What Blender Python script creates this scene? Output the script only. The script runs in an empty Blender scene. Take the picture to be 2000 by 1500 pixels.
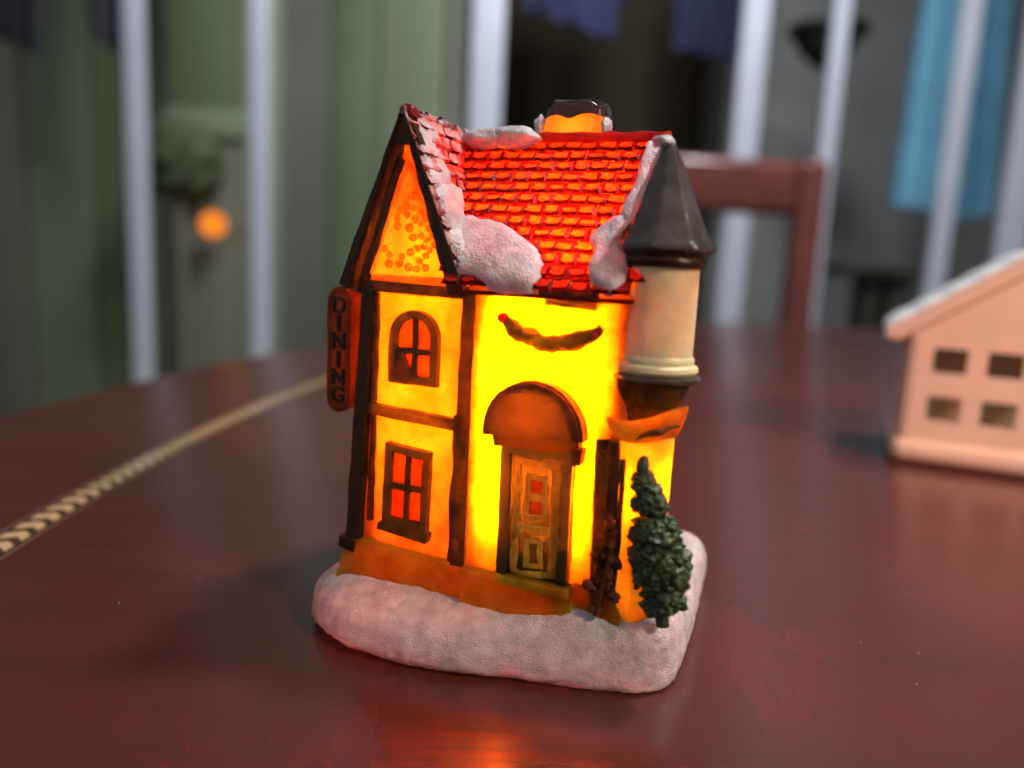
import bpy, bmesh, math, random
from mathutils import Vector, Matrix, noise
random.seed(7)
S = bpy.context.scene
COL = S.collection
S.unit_settings.system = 'METRIC'
S.unit_settings.scale_length = 0.01          # one unit is one centimetre
S.unit_settings.length_unit = 'CENTIMETERS'
PI = math.pi
R = math.radians

# ------------------------------------------------------------------ camera
cd = bpy.data.cameras.new('camera')
cam = bpy.data.objects.new('camera', cd)
COL.objects.link(cam)
cd.sensor_width = 360.0
cd.lens = 360.0 * 1455.0 / 2000.0
cd.clip_start = 0.5
cd.clip_end = 3000
cam.matrix_world = (Matrix.Translation((0, 0, 6.5)) @ Matrix.Rotation(R(90 - 9.2), 4, 'X')
                    @ Matrix.Rotation(R(2.9), 4, 'Z'))
cd.dof.use_dof = True
cd.dof.focus_distance = 12.3
cd.dof.aperture_fstop = 0.78
S.camera = cam

# ------------------------------------------------------------------ world, lamps, exposure
W = bpy.data.worlds.new('World')
S.world = W
W.use_nodes = True
bg = W.node_tree.nodes['Background']
bg.inputs['Color'].default_value = (0.88, 0.93, 1.0, 1)
bg.inputs['Strength'].default_value = 0.30

def area_lamp(name, loc, target, size, power, color, spread=180):
    ld = bpy.data.lights.new(name, 'AREA')
    ld.shape = 'DISK'
    ld.size = size
    ld.energy = power
    ld.color = color
    ld.spread = R(spread)
    o = bpy.data.objects.new(name, ld)
    COL.objects.link(o)
    o.location = loc
    o.rotation_euler = (Vector(target) - Vector(loc)).to_track_quat('-Z', 'Y').to_euler()
    return o
area_lamp('overhead_lamp', (66, 37, 150), (0, 13, 3), 20, 250000, (0.93, 0.95, 1.0))
area_lamp('overhead_lamp', (20, 85, 170), (0, 235, 30), 40, 115000, (0.88, 0.93, 1.0), 95)  # added lamp, aimed at the background only to brighten it

area_lamp('warm_lamp', (52, -26, 50), (18, 24, 3), 14, 8000, (1.0, 0.66, 0.47), 54)

S.view_settings.view_transform = 'Standard'
S.view_settings.look = 'None'
S.view_settings.exposure = 0.0
S.view_settings.gamma = 1.0
S.view_settings.use_curve_mapping = False
S.render.engine = 'CYCLES'
cy = S.cycles
cy.use_denoising = True
cy.max_bounces = 14
cy.diffuse_bounces = 7
cy.transmission_bounces = 10
cy.glossy_bounces = 4
cy.sample_clamp_indirect = 80.0
cy.caustics_reflective = False
cy.caustics_refractive = False

# ------------------------------------------------------------------ materials
def nt(name):
    m = bpy.data.materials.new(name)
    m.use_nodes = True
    t = m.node_tree
    t.nodes.clear()
    out = t.nodes.new('ShaderNodeOutputMaterial')
    return m, t, out
def N(t, kind, **kw):
    n = t.nodes.new(kind)
    for k, v in kw.items():
        setattr(n, k, v)
    return n
def C4(c):
    return (c[0], c[1], c[2], 1.0)
def noise_fac(t, scale, detail=4, lo=0.35, hi=0.65, rough=0.55, vec=None):
    n = N(t, 'ShaderNodeTexNoise')
    n.inputs['Scale'].default_value = scale
    n.inputs['Detail'].default_value = detail
    n.inputs['Roughness'].default_value = rough
    t.links.new(vec, n.inputs['Vector'])
    r = N(t, 'ShaderNodeMapRange')
    r.inputs['From Min'].default_value = lo
    r.inputs['From Max'].default_value = hi
    t.links.new(n.outputs['Fac'], r.inputs['Value'])
    return r.outputs['Result']
def mixcol(t, fac, a, b):
    n = N(t, 'ShaderNodeMix', data_type='RGBA')
    for s, v in ((0, fac), (6, a), (7, b)):
        if isinstance(v, (tuple, list)):
            n.inputs[s].default_value = C4(v)
        elif isinstance(v, (int, float)):
            n.inputs[s].default_value = v
        else:
            t.links.new(v, n.inputs[s])
    return n.outputs[2]
def bump(t, vec, scale, strength, dist=0.03, detail=5):
    n = N(t, 'ShaderNodeTexNoise')
    n.inputs['Scale'].default_value = scale
    n.inputs['Detail'].default_value = detail
    t.links.new(vec, n.inputs['Vector'])
    b = N(t, 'ShaderNodeBump')
    b.inputs['Strength'].default_value = strength
    b.inputs['Distance'].default_value = dist
    t.links.new(n.outputs['Fac'], b.inputs['Height'])
    return b.outputs['Normal']

def resin(name, col, col2, tcol, tcol2, t_amt, rough=0.45, scale=3.0, bstr=0.25, bscale=14, spec=0.35,
          speck=None, lo=0.35, hi=0.65, grain=None):
    """painted, slightly translucent cast resin: reflects like paint, lets lamp light from behind through"""
    m, t, out = nt(name)
    tc = N(t, 'ShaderNodeTexCoord').outputs['Object']
    f = noise_fac(t, scale, vec=tc, lo=lo, hi=hi)
    base = mixcol(t, f, col, col2)
    trans = mixcol(t, f, tcol, tcol2)
    if speck:
        v = N(t, 'ShaderNodeTexVoronoi')
        v.inputs['Scale'].default_value = speck[0]
        t.links.new(tc, v.inputs['Vector'])
        lt = N(t, 'ShaderNodeMath', operation='LESS_THAN')
        t.links.new(v.outputs['Distance'], lt.inputs[0])
        lt.inputs[1].default_value = speck[1]
        trans = mixcol(t, lt.outputs[0], trans, speck[2])
    p = N(t, 'ShaderNodeBsdfPrincipled')
    t.links.new(base, p.inputs['Base Color'])
    p.inputs['Roughness'].default_value = rough
    p.inputs['Specular IOR Level'].default_value = spec
    nb = bump(t, tc, bscale, bstr)
    if grain:
        vg = N(t, 'ShaderNodeTexVoronoi')
        vg.inputs['Scale'].default_value = grain[0]
        t.links.new(tc, vg.inputs['Vector'])
        bb = N(t, 'ShaderNodeBump')
        bb.invert = True
        bb.inputs['Strength'].default_value = grain[1]
        bb.inputs['Distance'].default_value = .04
        t.links.new(vg.outputs['Distance'], bb.inputs['Height'])
        t.links.new(nb, bb.inputs['Normal'])
        nb = bb.outputs['Normal']
    t.links.new(nb, p.inputs['Normal'])
    if t_amt <= 0:
        t.links.new(p.outputs[0], out.inputs[0])
        return m
    tr = N(t, 'ShaderNodeBsdfTranslucent')
    t.links.new(trans, tr.inputs['Color'])
    t.links.new(nb, tr.inputs['Normal'])
    mx = N(t, 'ShaderNodeMixShader')
    mx.inputs[0].default_value = t_amt
    t.links.new(p.outputs[0], mx.inputs[1])
    t.links.new(tr.outputs[0], mx.inputs[2])
    t.links.new(mx.outputs[0], out.inputs[0])
    return m

def plain(name, col, col2=None, rough=0.5, scale=0.2, bstr=0.1, bscale=2.0, spec=0.4, coat=0.0, dist=0.05):
    m, t, out = nt(name)
    tc = N(t, 'ShaderNodeTexCoord').outputs['Object']
    f = noise_fac(t, scale, vec=tc)
    p = N(t, 'ShaderNodeBsdfPrincipled')
    t.links.new(mixcol(t, f, col, col2 or tuple(c * 0.8 for c in col)), p.inputs['Base Color'])
    p.inputs['Roughness'].default_value = rough
    p.inputs['Specular IOR Level'].default_value = spec
    p.inputs['Coat Weight'].default_value = coat
    p.inputs['Coat Roughness'].default_value = 0.12
    if bstr > 0:
        t.links.new(bump(t, tc, bscale, bstr, dist), p.inputs['Normal'])
    t.links.new(p.outputs[0], out.inputs[0])
    return m

M = {}
M['wall'] = resin('cream_resin', (.72, .50, .14), (.60, .40, .10), (.95, .93, .16), (.66, .52, .08), .86, rough=.5, scale=2.8, bstr=.4, bscale=11, speck=(5.0, .06, (.55, .36, .05)))
M['baywall'] = resin('bay_resin', (.72, .46, .15), (.60, .36, .10), (.95, .90, .14), (.72, .50, .08), .80, rough=.5, scale=2.3, bstr=.4, bscale=10)
M['edge_dimmer'] = resin('inner_resin', (.5, .3, .08), (.4, .24, .06), (.95, .76, .2), (.85, .58, .1), .43, rough=.6, scale=3)
M['tower'] = resin('tower_cream', (.78, .74, .44), (.70, .63, .36), (.8, .7, .2), (.7, .6, .15), .14, rough=.42, scale=3, bstr=.25)
M['thick'] = resin('thick_back_resin', (.62, .42, .15), (.52, .34, .12), (.9, .6, .2), (.8, .5, .15), .22, rough=.5, scale=2)
M['thickred'] = resin('thick_back_roof', (.25, .02, .01), (.35, .03, .012), (.9, .1, .03), (.8, .1, .03), .10, rough=.4, scale=4)
M['beam'] = resin('brown_beam', (.060, .026, .010), (.11, .042, .012), (.13, .17, .06), (.30, .38, .1), .50, rough=.36, scale=3.5, bstr=.35, bscale=9)
M['darkbeam'] = resin('dark_beam', (.035, .017, .009), (.06, .025, .010), (.06, .08, .04), (.12, .16, .06), .36, rough=.32, scale=3, bstr=.3, bscale=9)
M['plinth'] = resin('orange_plinth', (.50, .18, .035), (.40, .13, .025), (.85, .80, .2), (.6, .46, .1), .88, rough=.5, scale=2.4, bstr=.5, bscale=10)
M['tile'] = resin('tile_worn', (.36, .05, .02), (.26, .02, .010), (1.0, .15, .03), (.45, .022, .01), .78, rough=.30, scale=3.4, bstr=.6, bscale=14, speck=(2.3, .065, (1, .9, .2)), lo=.32, hi=.6)
M['joint'] = resin('tile_joint_red', (.14, .008, .004), (.22, .014, .006), (.02, .0004, .0002), (.20, .006, .003), .70, rough=.26, scale=2.6, bstr=.4, bscale=14, lo=.35, hi=.7)
M['frost'] = resin('frosted_shingle', (.66, .46, .45), (.42, .05, .025), (.85, .16, .10), (.9, .08, .03), .40, rough=.45, scale=3.4, bstr=.7, bscale=16, lo=.46, hi=.56)
M['ridge'] = resin('ridge_red', (.16, .014, .008), (.25, .03, .012), (.75, .05, .02), (.9, .14, .03), .6, rough=.3, scale=2, bstr=.2)
M['snow'] = resin('snow_paint', (.84, .83, .87), (.62, .58, .60), (.9, .6, .4), (.6, .35, .2), .15, rough=.24, scale=3.2, bstr=.9, bscale=58, spec=.7, grain=(40, .6))
M['snowroof'] = resin('roof_snow', (.64, .61, .63), (.46, .40, .42), (.8, .4, .3), (.6, .2, .15), .10, rough=.32, scale=3, bstr=.8, bscale=16, spec=.5, grain=(30, .35))
M['chimney'] = resin('chimney_resin', (.75, .42, .16), (.7, .38, .13), (.95, .8, .2), (.9, .65, .15), .8, rough=.4, scale=2, bstr=.15)
M['black'] = resin('black_gloss', (.018, .010, .009), (.035, .018, .014), (.3, .1, .05), (.3, .1, .05), .04, rough=.22, scale=4, bstr=.45, bscale=6, spec=.6)
M['cone'] = resin('slate_brown', (.034, .025, .021), (.080, .070, .062), (.3, .1, .05), (.3, .1, .05), .05, rough=.20, scale=1.4, bstr=.6, bscale=5, spec=.6)
M['hood'] = resin('hood_terracotta', (.28, .07, .018), (.22, .05, .014), (.022, .022, .014), (.013, .012, .007), .62, rough=.42, scale=1.8, bstr=.25)
M['doordark'] = resin('door_green', (.020, .022, .008), (.034, .034, .011), (.05, .065, .02), (.028, .036, .014), .24, rough=.3, scale=4, bstr=.4)
M['gold'] = resin('door_gold', (.85, .53, .07), (.52, .30, .04), (1.0, .9, .3), (.8, .7, .2), .60, rough=.3, scale=6, bstr=.6, bscale=16)
M['pane'] = resin('red_pane', (.45, .08, .02), (.4, .06, .015), (.75, .22, .06), (.6, .13, .04), .86, rough=.22, scale=3, bstr=.1)
M['frame'] = resin('window_frame', (.18, .085, .022), (.12, .055, .014), (.16, .22, .1), (.09, .12, .06), .52, rough=.34, scale=4, bstr=.4)
M['garland'] = resin('garland_paint', (.18, .07, .015), (.10, .07, .014), (.12, .17, .04), (.07, .115, .03), .62, rough=.5, scale=6, bstr=.8, bscale=18)
M['berry'] = resin('berry_red', (.55, .02, .01), (.45, .02, .01), (.95, .08, .03), (.9, .05, .02), .5, rough=.25, scale=3, bstr=.1)
M['sign'] = resin('sign_red', (.42, .085, .016), (.26, .045, .010), (.8, .4, .08), (.5, .2, .04), .42, rough=.34, scale=2, bstr=.45, bscale=9)
M['letter'] = resin('letter_dark', (.022, .010, .006), (.035, .014, .008), (.3, .1, .05), (.3, .1, .05), .08, rough=.35, scale=5, bstr=.3)
M['tree'] = resin('tree_green', (.022, .046, .014), (.050, .092, .032), (.3, .4, .1), (.25, .3, .1), .10, rough=.28, scale=4, bstr=.9, bscale=15, spec=.5)
M['shrub'] = resin('shrub_brown', (.12, .035, .014), (.20, .05, .015), (.35, .3, .1), (.14, .12, .06), .46, rough=.45, scale=6, bstr=.8, bscale=18)
M['awning'] = resin('awning_ochre', (.6, .32, .06), (.30, .12, .02), (.9, .8, .2), (.6, .4, .1), .8, rough=.28, scale=2.4, bstr=.25)
M['pebble'] = resin('pebble_ochre', (.6, .30, .07), (.45, .20, .04), (1.0, .9, .2), (.9, .7, .1), .92, rough=.4, scale=3, bstr=.3)
M['ceramic'] = plain('glazed_ceramic', (.85, .60, .49), (.80, .55, .44), rough=.36, scale=.5, bstr=.05, spec=.4)
M['ceramicwhite'] = plain('white_lit_top', (.82, .81, .80), (.80, .78, .76), rough=.35, scale=.5, bstr=.1, spec=.45)
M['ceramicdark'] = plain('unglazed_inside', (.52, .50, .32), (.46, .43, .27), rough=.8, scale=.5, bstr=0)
M['inlaypale'] = plain('maple_inlay', (.58, .38, .19), (.50, .31, .14), rough=.3, scale=1.2, bstr=.05, coat=.4)
M['inlaydark'] = plain('walnut_inlay', (.075, .030, .018), (.055, .022, .014), rough=.3, scale=1, bstr=.05, coat=.4)
M['inlayline'] = plain('ebony_line', (.012, .009, .008), (.02, .014, .012), rough=.3, scale=1, bstr=0, coat=.4)
M['inlayedge'] = plain('tan_line', (.26, .15, .08), (.22, .12, .06), rough=.3, scale=1, bstr=0, coat=.4)
M['chair'] = plain('chair_mahogany', (.20, .045, .032), (.15, .032, .024), rough=.28, scale=.3, bstr=.05, coat=.5)
M['post'] = plain('white_enamel', (.56, .585, .65), (.50, .52, .575), rough=.35, scale=.05, bstr=.05)
M['blue'] = plain('blue_towel', (.17, .40, .54), (.12, .31, .44), rough=.9, scale=.12, bstr=.3, spec=.1)
M['navy'] = plain('navy_cloth', (.030, .034, .075), (.018, .02, .045), rough=.9, scale=.1, bstr=.2, spec=.1)
M['charcoal'] = plain('charcoal_cloth', (.045, .045, .055), (.07, .07, .075), rough=.9, scale=.1, bstr=.2, spec=.1)
M['lampshade'] = plain('dark_metal', (.018, .016, .016), (.025, .022, .022), rough=.6, scale=.1, bstr=0)
M['bench'] = plain('dark_wood', (.035, .032, .020), (.028, .025, .016), rough=.6, scale=.1, bstr=0)
M['greypanel'] = plain('grey_plaster', (.21, .205, .195), (.17, .168, .158), rough=.8, scale=.03, bstr=.1)
M['brownpanel'] = plain('brown_boards', (.042, .028, .014), (.034, .024, .012), rough=.8, scale=.03, bstr=.1, spec=.2)
M['floor'] = plain('outer_floor', (.07, .08, .065), (.05, .06, .05), rough=.6, scale=.02, bstr=.05)
M['bush'] = plain('bush_green', (.085, .11, .052), (.075, .095, .045), rough=.8, scale=.4, bstr=.2, bscale=1)
GREENS = []
for i, c in enumerate([(.165, .215, .115), (.20, .205, .155), (.215, .255, .155), (.165, .165, .115), (.235, .265, .18), (.14, .18, .085)]):
    GREENS.append(plain('green_board_%d' % i, c, tuple(k * .85 for k in c), rough=.7, scale=.03, bstr=.1))

def table_material():
    m, t, out = nt('mahogany_lacquer')
    tc = N(t, 'ShaderNodeTexCoord').outputs['Object']
    mp = N(t, 'ShaderNodeMapping')
    mp.inputs['Scale'].default_value = (.12, 1.6, 1)
    mp.inputs['Rotation'].default_value = (0, 0, R(12))
    t.links.new(tc, mp.inputs['Vector'])
    mp2 = N(t, 'ShaderNodeMapping')
    mp2.inputs['Scale'].default_value = (1.0, .45, 1)
    mp2.inputs['Rotation'].default_value = (0, 0, R(35))
    t.links.new(tc, mp2.inputs['Vector'])
    f1 = noise_fac(t, 1.0, 6, .3, .7, vec=mp.outputs[0])
    f2 = noise_fac(t, .09, 3, .3, .7, vec=tc)
    c = mixcol(t, f1, (.088, .0160, .0118), (.058, .0110, .0082))
    c = mixcol(t, f2, c, (.082, .0175, .0125))
    # specks of dust
    v = N(t, 'ShaderNodeTexVoronoi')
    v.inputs['Scale'].default_value = 1.3
    t.links.new(tc, v.inputs['Vector'])
    lt = N(t, 'ShaderNodeMath', operation='LESS_THAN')
    t.links.new(v.outputs['Distance'], lt.inputs[0])
    lt.inputs[1].default_value = .016
    c = mixcol(t, lt.outputs[0], c, (.5, .42, .38))
    p = N(t, 'ShaderNodeBsdfPrincipled')
    t.links.new(c, p.inputs['Base Color'])
    fr = noise_fac(t, .22, 4, .3, .7, rough=.5, vec=mp2.outputs[0])
    mr = N(t, 'ShaderNodeMapRange')
    mr.inputs['To Min'].default_value = .25
    mr.inputs['To Max'].default_value = .30
    t.links.new(fr, mr.inputs['Value'])
    t.links.new(mr.outputs[0], p.inputs['Roughness'])
    p.inputs['Specular IOR Level'].default_value = .80
    t.links.new(bump(t, tc, 2.5, .015, .01), p.inputs['Normal'])
    t.links.new(p.outputs[0], out.inputs[0])
    return m
M['table'] = table_material()

def amber():
    m, t, out = nt('amber_bulb')
    e = N(t, 'ShaderNodeEmission')
    e.inputs['Color'].default_value = (1, .24, .01, 1)
    e.inputs['Strength'].default_value = 1.25
    t.links.new(e.outputs[0], out.inputs[0])
    return m
M['amber'] = amber()

# ------------------------------------------------------------------ mesh helpers
def nz(p, f, a, seed=0.0):
    return noise.noise_vector(Vector(p) * f + Vector((seed, seed * 1.7, -seed))) * a

def finish(name, bm, mat, parent=None, angle=42, smooth=True):
    bmesh.ops.recalc_face_normals(bm, faces=bm.faces)
    me = bpy.data.meshes.new(name)
    bm.to_mesh(me)
    bm.free()
    if smooth:
        me.shade_smooth()
        me.set_sharp_from_angle(angle=R(angle))
    for k in (mat if isinstance(mat, (list, tuple)) else [mat]):
        me.materials.append(k)
    o = bpy.data.objects.new(name, me)
    COL.objects.link(o)
    if parent is not None:
        o.parent = parent
    return o
def mesh(name, vs, fs, mat, parent=None, angle=42, smooth=True):
    bm = bmesh.new()
    bv = [bm.verts.new(v) for v in vs]
    for f in fs:
        bm.faces.new([bv[i] for i in f])
    return finish(name, bm, mat, parent, angle, smooth)
def grid(name, fn, nu, nv, mat, parent=None, jit=0.0, jf=1.5, closed_u=False, angle=60):
    vs, fs = [], []
    for j in range(nv + 1):
        for i in range(nu + (0 if closed_u else 1)):
            p = Vector(fn(i / nu, j / nv))
            vs.append(p + nz(p, jf, jit))
    w = nu if closed_u else nu + 1
    for j in range(nv):
        for i in range(nu):
            a, b = j * w + i, j * w + (i + 1) % w
            fs.append((a, b, b + w, a + w))
    return mesh(name, vs, fs, mat, parent, angle)
def resample(pts, step, closed=True):
    out = []
    n = len(pts)
    for i in range(n if closed else n - 1):
        a, b = Vector(pts[i]), Vector(pts[(i + 1) % n])
        k = max(1, int(round((b - a).length / step)))
        for q in range(k):
            out.append(a.lerp(b, q / k))
    if not closed:
        out.append(Vector(pts[-1]))
    return out
def catmull(pts, k=8, closed=True):
    n = len(pts)
    P = [Vector(p) for p in pts]
    out = []
    for i in range(n if closed else n - 1):
        if closed:
            a, b, c, d = P[(i - 1) % n], P[i], P[(i + 1) % n], P[(i + 2) % n]
        else:
            a, b, c, d = P[max(i - 1, 0)], P[i], P[i + 1], P[min(i + 2, n - 1)]
        for q in range(k):
            t = q / k
            out.append(0.5 * ((2 * b) + (c - a) * t + (2 * a - 5 * b + 4 * c - d) * t * t + (3 * b - a - 3 * c + d) * t ** 3))
    if not closed:
        out.append(P[-1])
    return out
def plate(name, outline, yf, yb, mat, parent, bev=0.035, jit=0.014, step=0.14, jf=3.0, tilt=None, back=False, xf=None, angle=50):
    """raised relief piece on an upright face: outline in (x, z), front at yf, back at yb"""
    pts = resample([(p[0], p[1]) for p in outline], step)
    bm = bmesh.new()
    n = len(pts)
    fr = [bm.verts.new((p.x, yf, p.y)) for p in pts]
    bk = [bm.verts.new((p.x, yb, p.y)) for p in pts]
    bm.faces.new(fr)
    for i in range(n):
        bm.faces.new((fr[i], bk[i], bk[(i + 1) % n], fr[(i + 1) % n]))
    if back:
        bm.faces.new(bk[::-1])
    if bev > 0:
        es = [e for e in bm.edges if e.verts[0].co.y == yf and e.verts[1].co.y == yf]
        bmesh.ops.bevel(bm, geom=es, offset=bev, segments=3, affect='EDGES', profile=.6)
    for v in bm.verts:
        d = nz(v.co, jf, jit)
        v.co += d
        if tilt:
            v.co.y += tilt(v.co)
        if xf:
            v.co = Vector(xf(v.co))
    return finish(name, bm, mat, parent, angle)
def ring(name, outer, inner, yf, yb, mat, parent, bev=0.025, jit=0.012, step=0.12, jf=3.5, xf=None):
    """moulded frame between two outlines of equal corner count"""
    bm = bmesh.new()
    no = len(outer)
    O, I = [], []
    for i in range(no):
        a, b = Vector(outer[i]), Vector(outer[(i + 1) % no])
        c, d = Vector(inner[i]), Vector(inner[(i + 1) % no])
        k = max(1, int(round((b - a).length / step)))
        for q in range(k):
            O.append(a.lerp(b, q / k))
            I.append(c.lerp(d, q / k))
    n = len(O)
    of = [bm.verts.new((p.x, yf, p.y)) for p in O]
    ob = [bm.verts.new((p.x, yb, p.y)) for p in O]
    i_f = [bm.verts.new((p.x, yf, p.y)) for p in I]
    ib = [bm.verts.new((p.x, yb, p.y)) for p in I]
    for i in range(n):
        j = (i + 1) % n
        bm.faces.new((of[i], of[j], i_f[j], i_f[i]))
        bm.faces.new((of[i], ob[i], ob[j], of[j]))
        bm.faces.new((i_f[i], i_f[j], ib[j], ib[i]))
    es = []
    for i in range(n):
        j = (i + 1) % n
        es += [bm.edges.get((of[i], of[j])), bm.edges.get((i_f[i], i_f[j]))]
    bmesh.ops.bevel(bm, geom=es, offset=bev, segments=2, affect='EDGES', profile=.6)
    for v in bm.verts:
        v.co += nz(v.co, jf, jit)
        if xf:
            v.co = Vector(xf(v.co))
    return finish(name, bm, mat, parent, 50)
def rect(x0, z0, x1, z1):
    return [(x0, z0), (x1, z0), (x1, z1), (x0, z1)]
def arch(x0, z0, x1, z1, n=12, rise=None):
    cx, hw = (x0 + x1) / 2, (x1 - x0) / 2
    rise = rise or hw
    pts = [(x0, z0), (x1, z0)]
    for i in range(n + 1):
        a = PI * i / n
        pts.append((cx + hw * math.cos(a), z1 - rise + rise * math.sin(a)))
    return pts
def lathe(name, prof, cx, cy, mat, parent, seg=48, jit=0.01, jf=2.5, fn=None, angle=40, phase=0.0, mod=None, caps=True):
    vs, fs = [], []
    for r, z in prof:
        for i in range(seg):
            a = 2 * PI * i / seg + phase
            rr = r * (mod(a, z) if mod else 1)
            p = Vector((cx + rr * math.cos(a), cy + rr * math.sin(a), z))
            if fn:
                p = Vector(fn(p, a))
            vs.append(p + nz(p, jf, jit))
    for j in range(len(prof) - 1):
        for i in range(seg):
            a, b = j * seg + i, j * seg + (i + 1) % seg
            fs.append((a, b, b + seg, a + seg))
    if not caps:
        return mesh(name, vs, fs, mat, parent, angle)
    fs.append(tuple(range(seg))[::-1])
    fs.append(tuple(range((len(prof) - 1) * seg, len(prof) * seg)))
    return mesh(name, vs, fs, mat, parent, angle)
def tube(name, pts, rad, mat, parent, seg=10, jit=0.0, jf=5):
    P = [Vector(p) for p in pts]
    vs, fs = [], []
    n = len(P)
    for i, p in enumerate(P):
        d = (P[min(i + 1, n - 1)] - P[max(i - 1, 0)]).normalized()
        a = d.cross(Vector((0, 1, .01))).normalized()
        b = d.cross(a)
        r = rad(i / (n - 1)) if callable(rad) else rad
        for k in range(seg):
            t = 2 * PI * k / seg
            q = p + (a * math.cos(t) + b * math.sin(t)) * r
            vs.append(q + nz(q, jf, jit))
    for i in range(n - 1):
        for k in range(seg):
            a, b = i * seg + k, i * seg + (k + 1) % seg
            fs.append((a, b, b + seg, a + seg))
    fs.append(tuple(range(seg)))
    fs.append(tuple(range((n - 1) * seg, n * seg))[::-1])
    return mesh(name, vs, fs, mat, parent, 60)
def blob_bm(bm, c, r, jit, jf=3.0, sub=3, seed=0.0):
    res = bmesh.ops.create_icosphere(bm, subdivisions=sub, radius=1.0)
    c = Vector(c)
    r = Vector(r) if not isinstance(r, (int, float)) else Vector((r, r, r))
    for v in res['verts']:
        d = v.co.copy()
        k = 1 + noise.noise(d * jf + Vector((seed, -seed, seed * 2))) * jit + noise.noise(d * jf * 2.7 + Vector((seed, 0, 5))) * jit * .5
        v.co = c + Vector((d.x * r.x, d.y * r.y, d.z * r.z)) * k
def blob(name, c, r, mat, parent, jit=.2, jf=1.6, sub=3, seed=0.0):
    bm = bmesh.new()
    blob_bm(bm, c, r, jit, jf, sub, seed)
    return finish(name, bm, mat, parent, 80)
def box(name, lo, hi, mat, parent=None, bev=0.05, seg=2, jit=0.0, jf=1.0):
    bm = bmesh.new()
    bmesh.ops.create_cube(bm, size=1)
    for v in bm.verts:
        v.co = Vector([lo[k] if v.co[k] < 0 else hi[k] for k in range(3)])
    if bev > 0:
        bmesh.ops.bevel(bm, geom=list(bm.edges), offset=bev, segments=seg, affect='EDGES', profile=.5)
    for v in bm.verts:
        v.co += nz(v.co, jf, jit)
    return finish(name, bm, mat, parent, 35)
def thing(name, label, cat, loc=(0, 0, 0), rz=0.0, group=None):
    o = bpy.data.objects.new(name, None)
    o.empty_display_size = 1.0
    COL.objects.link(o)
    o.location = loc
    o.rotation_euler = (0, 0, rz)
    return tag(o, label, cat, group)
def tag(o, label, cat, group=None):
    o['label'] = label
    o['category'] = cat
    if group:
        o['group'] = group
    return o
def structure(o):
    o['kind'] = 'structure'
    return o

# ------------------------------------------------------------------ the table
TCX, TCY = 45.0, 22.0
def ell(a, b, t):
    return Vector((TCX + a * math.cos(t), TCY + b * math.sin(t), 0))
table = thing('dining_table', 'oval red mahogany table with a pale chevron inlay band', 'table', (TCX, TCY, -76))
def tw(p):                    # world to the table's own frame
    return (p[0] - TCX, p[1] - TCY, p[2] + 76)
def table_top():
    prof = [(0.0, 0.0), (-.25, -.03), (0.0, -.0)]
    rings = [(-64, 0.0), (-.35, 0.0), (-.12, -.06), (0, -.3), (0, -1.6), (-.3, -2.2), (-1.2, -2.6), (-64, -2.6)]
    n = 220
    vs, fs = [], []
    for off, z in rings:
        for i in range(n):
            t = 2 * PI * i / n
            a, b = max(64 + off, .01), max(82 + off * (82 / 64 if off < -10 else 1), .01)
            vs.append(tw((TCX + a * math.cos(t), TCY + b * math.sin(t), z)))
    for j in range(len(rings) - 1):
        for i in range(n):
            fs.append((j * n + i, j * n + (i + 1) % n, (j + 1) * n + (i + 1) % n, (j + 1) * n + i))
    return mesh('table_top', vs, fs, M['table'], table, 35)
table_top()
lathe('pedestal', [(4, 73.3), (5, 66), (4, 55), (7, 40), (6, 20), (9, 9), (26, 4), (28, 1), (28, 0)], 0, 0, M['chair'], table, seg=40, jit=0)
def band(name, off0, off1, z, mat, t0, t1, n):
    vs, fs = [], []
    for i in range(n + 1):
        t = t0 + (t1 - t0) * i / n
        vs.append(tw(ell(56 + off0, 74 + off0, t) + Vector((0, 0, z))))
        vs.append(tw(ell(56 + off1, 74 + off1, t) + Vector((0, 0, z))))
    for i in range(n):
        fs.append((2 * i, 2 * i + 1, 2 * i + 3, 2 * i + 2))
    return mesh(name, vs, fs, mat, table, 30)
band('inlay_ground', -.31, .31, .006, M['inlaydark'], 0, 2 * PI, 360)
for off in (-.35, .35):
    band('inlay_line', off - .04, off + .04, .010, M['inlayline'], 0, 2 * PI, 360)
for off in (-.415, .415):
    band('inlay_border', off - .025, off + .025, .008, M['inlayedge'], 0, 2 * PI, 360)
def chevrons():
    # one chevron, shared by every piece of the band: across = x (outwards), along = y
    w, L, k = .36, .20, .22
    o = [(-w, -k), (0, 0), (w, -k), (w, L - k), (0, L), (-w, L - k)]
    w = .285
    o = [(-w, -.02), (-.06, .21), (w, .06), (w, .38), (-.06, .53), (-w, .31)]
    vs = [(x, y, .0) for x, y in o] + [(x, y, .016) for x, y in o]
    fs = [(6, 7, 10, 11), (7, 8, 9, 10)] + [(i, (i + 1) % 6, 6 + (i + 1) % 6, 6 + i) for i in range(6)]
    src = mesh('inlay_piece', vs, fs, M['inlaypale'], table, 30)
    t, first = PI + .14, True
    pitch = .62
    for i in range(230):
        p = ell(56, 74, t)
        d = (ell(56, 74, t - .001) - p).normalized()
        nrm = Vector((d.y, -d.x, 0))
        o = src if i == 0 else src.copy()
        if i:
            COL.objects.link(o)
            o.parent = table
        q = Vector(tw(p))
        q.z += .002
        mt = Matrix(((-nrm.x, d.x, 0, q.x), (-nrm.y, d.y, 0, q.y), (0, 0, 1, q.z), (0, 0, 0, 1)))
        o.matrix_basis = mt
        t -= pitch / (ell(56, 74, t - .001) - p).length * .001
chevrons()

# ------------------------------------------------------------------ the lit house
HOUSE_RZ = R(-21)
house = thing('miniature_house', 'glowing orange resin toy house with red tiled roof on a snowy base', 'toy house', (-0.594, 11.757, 0.0), HOUSE_RZ)
H = house

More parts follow.
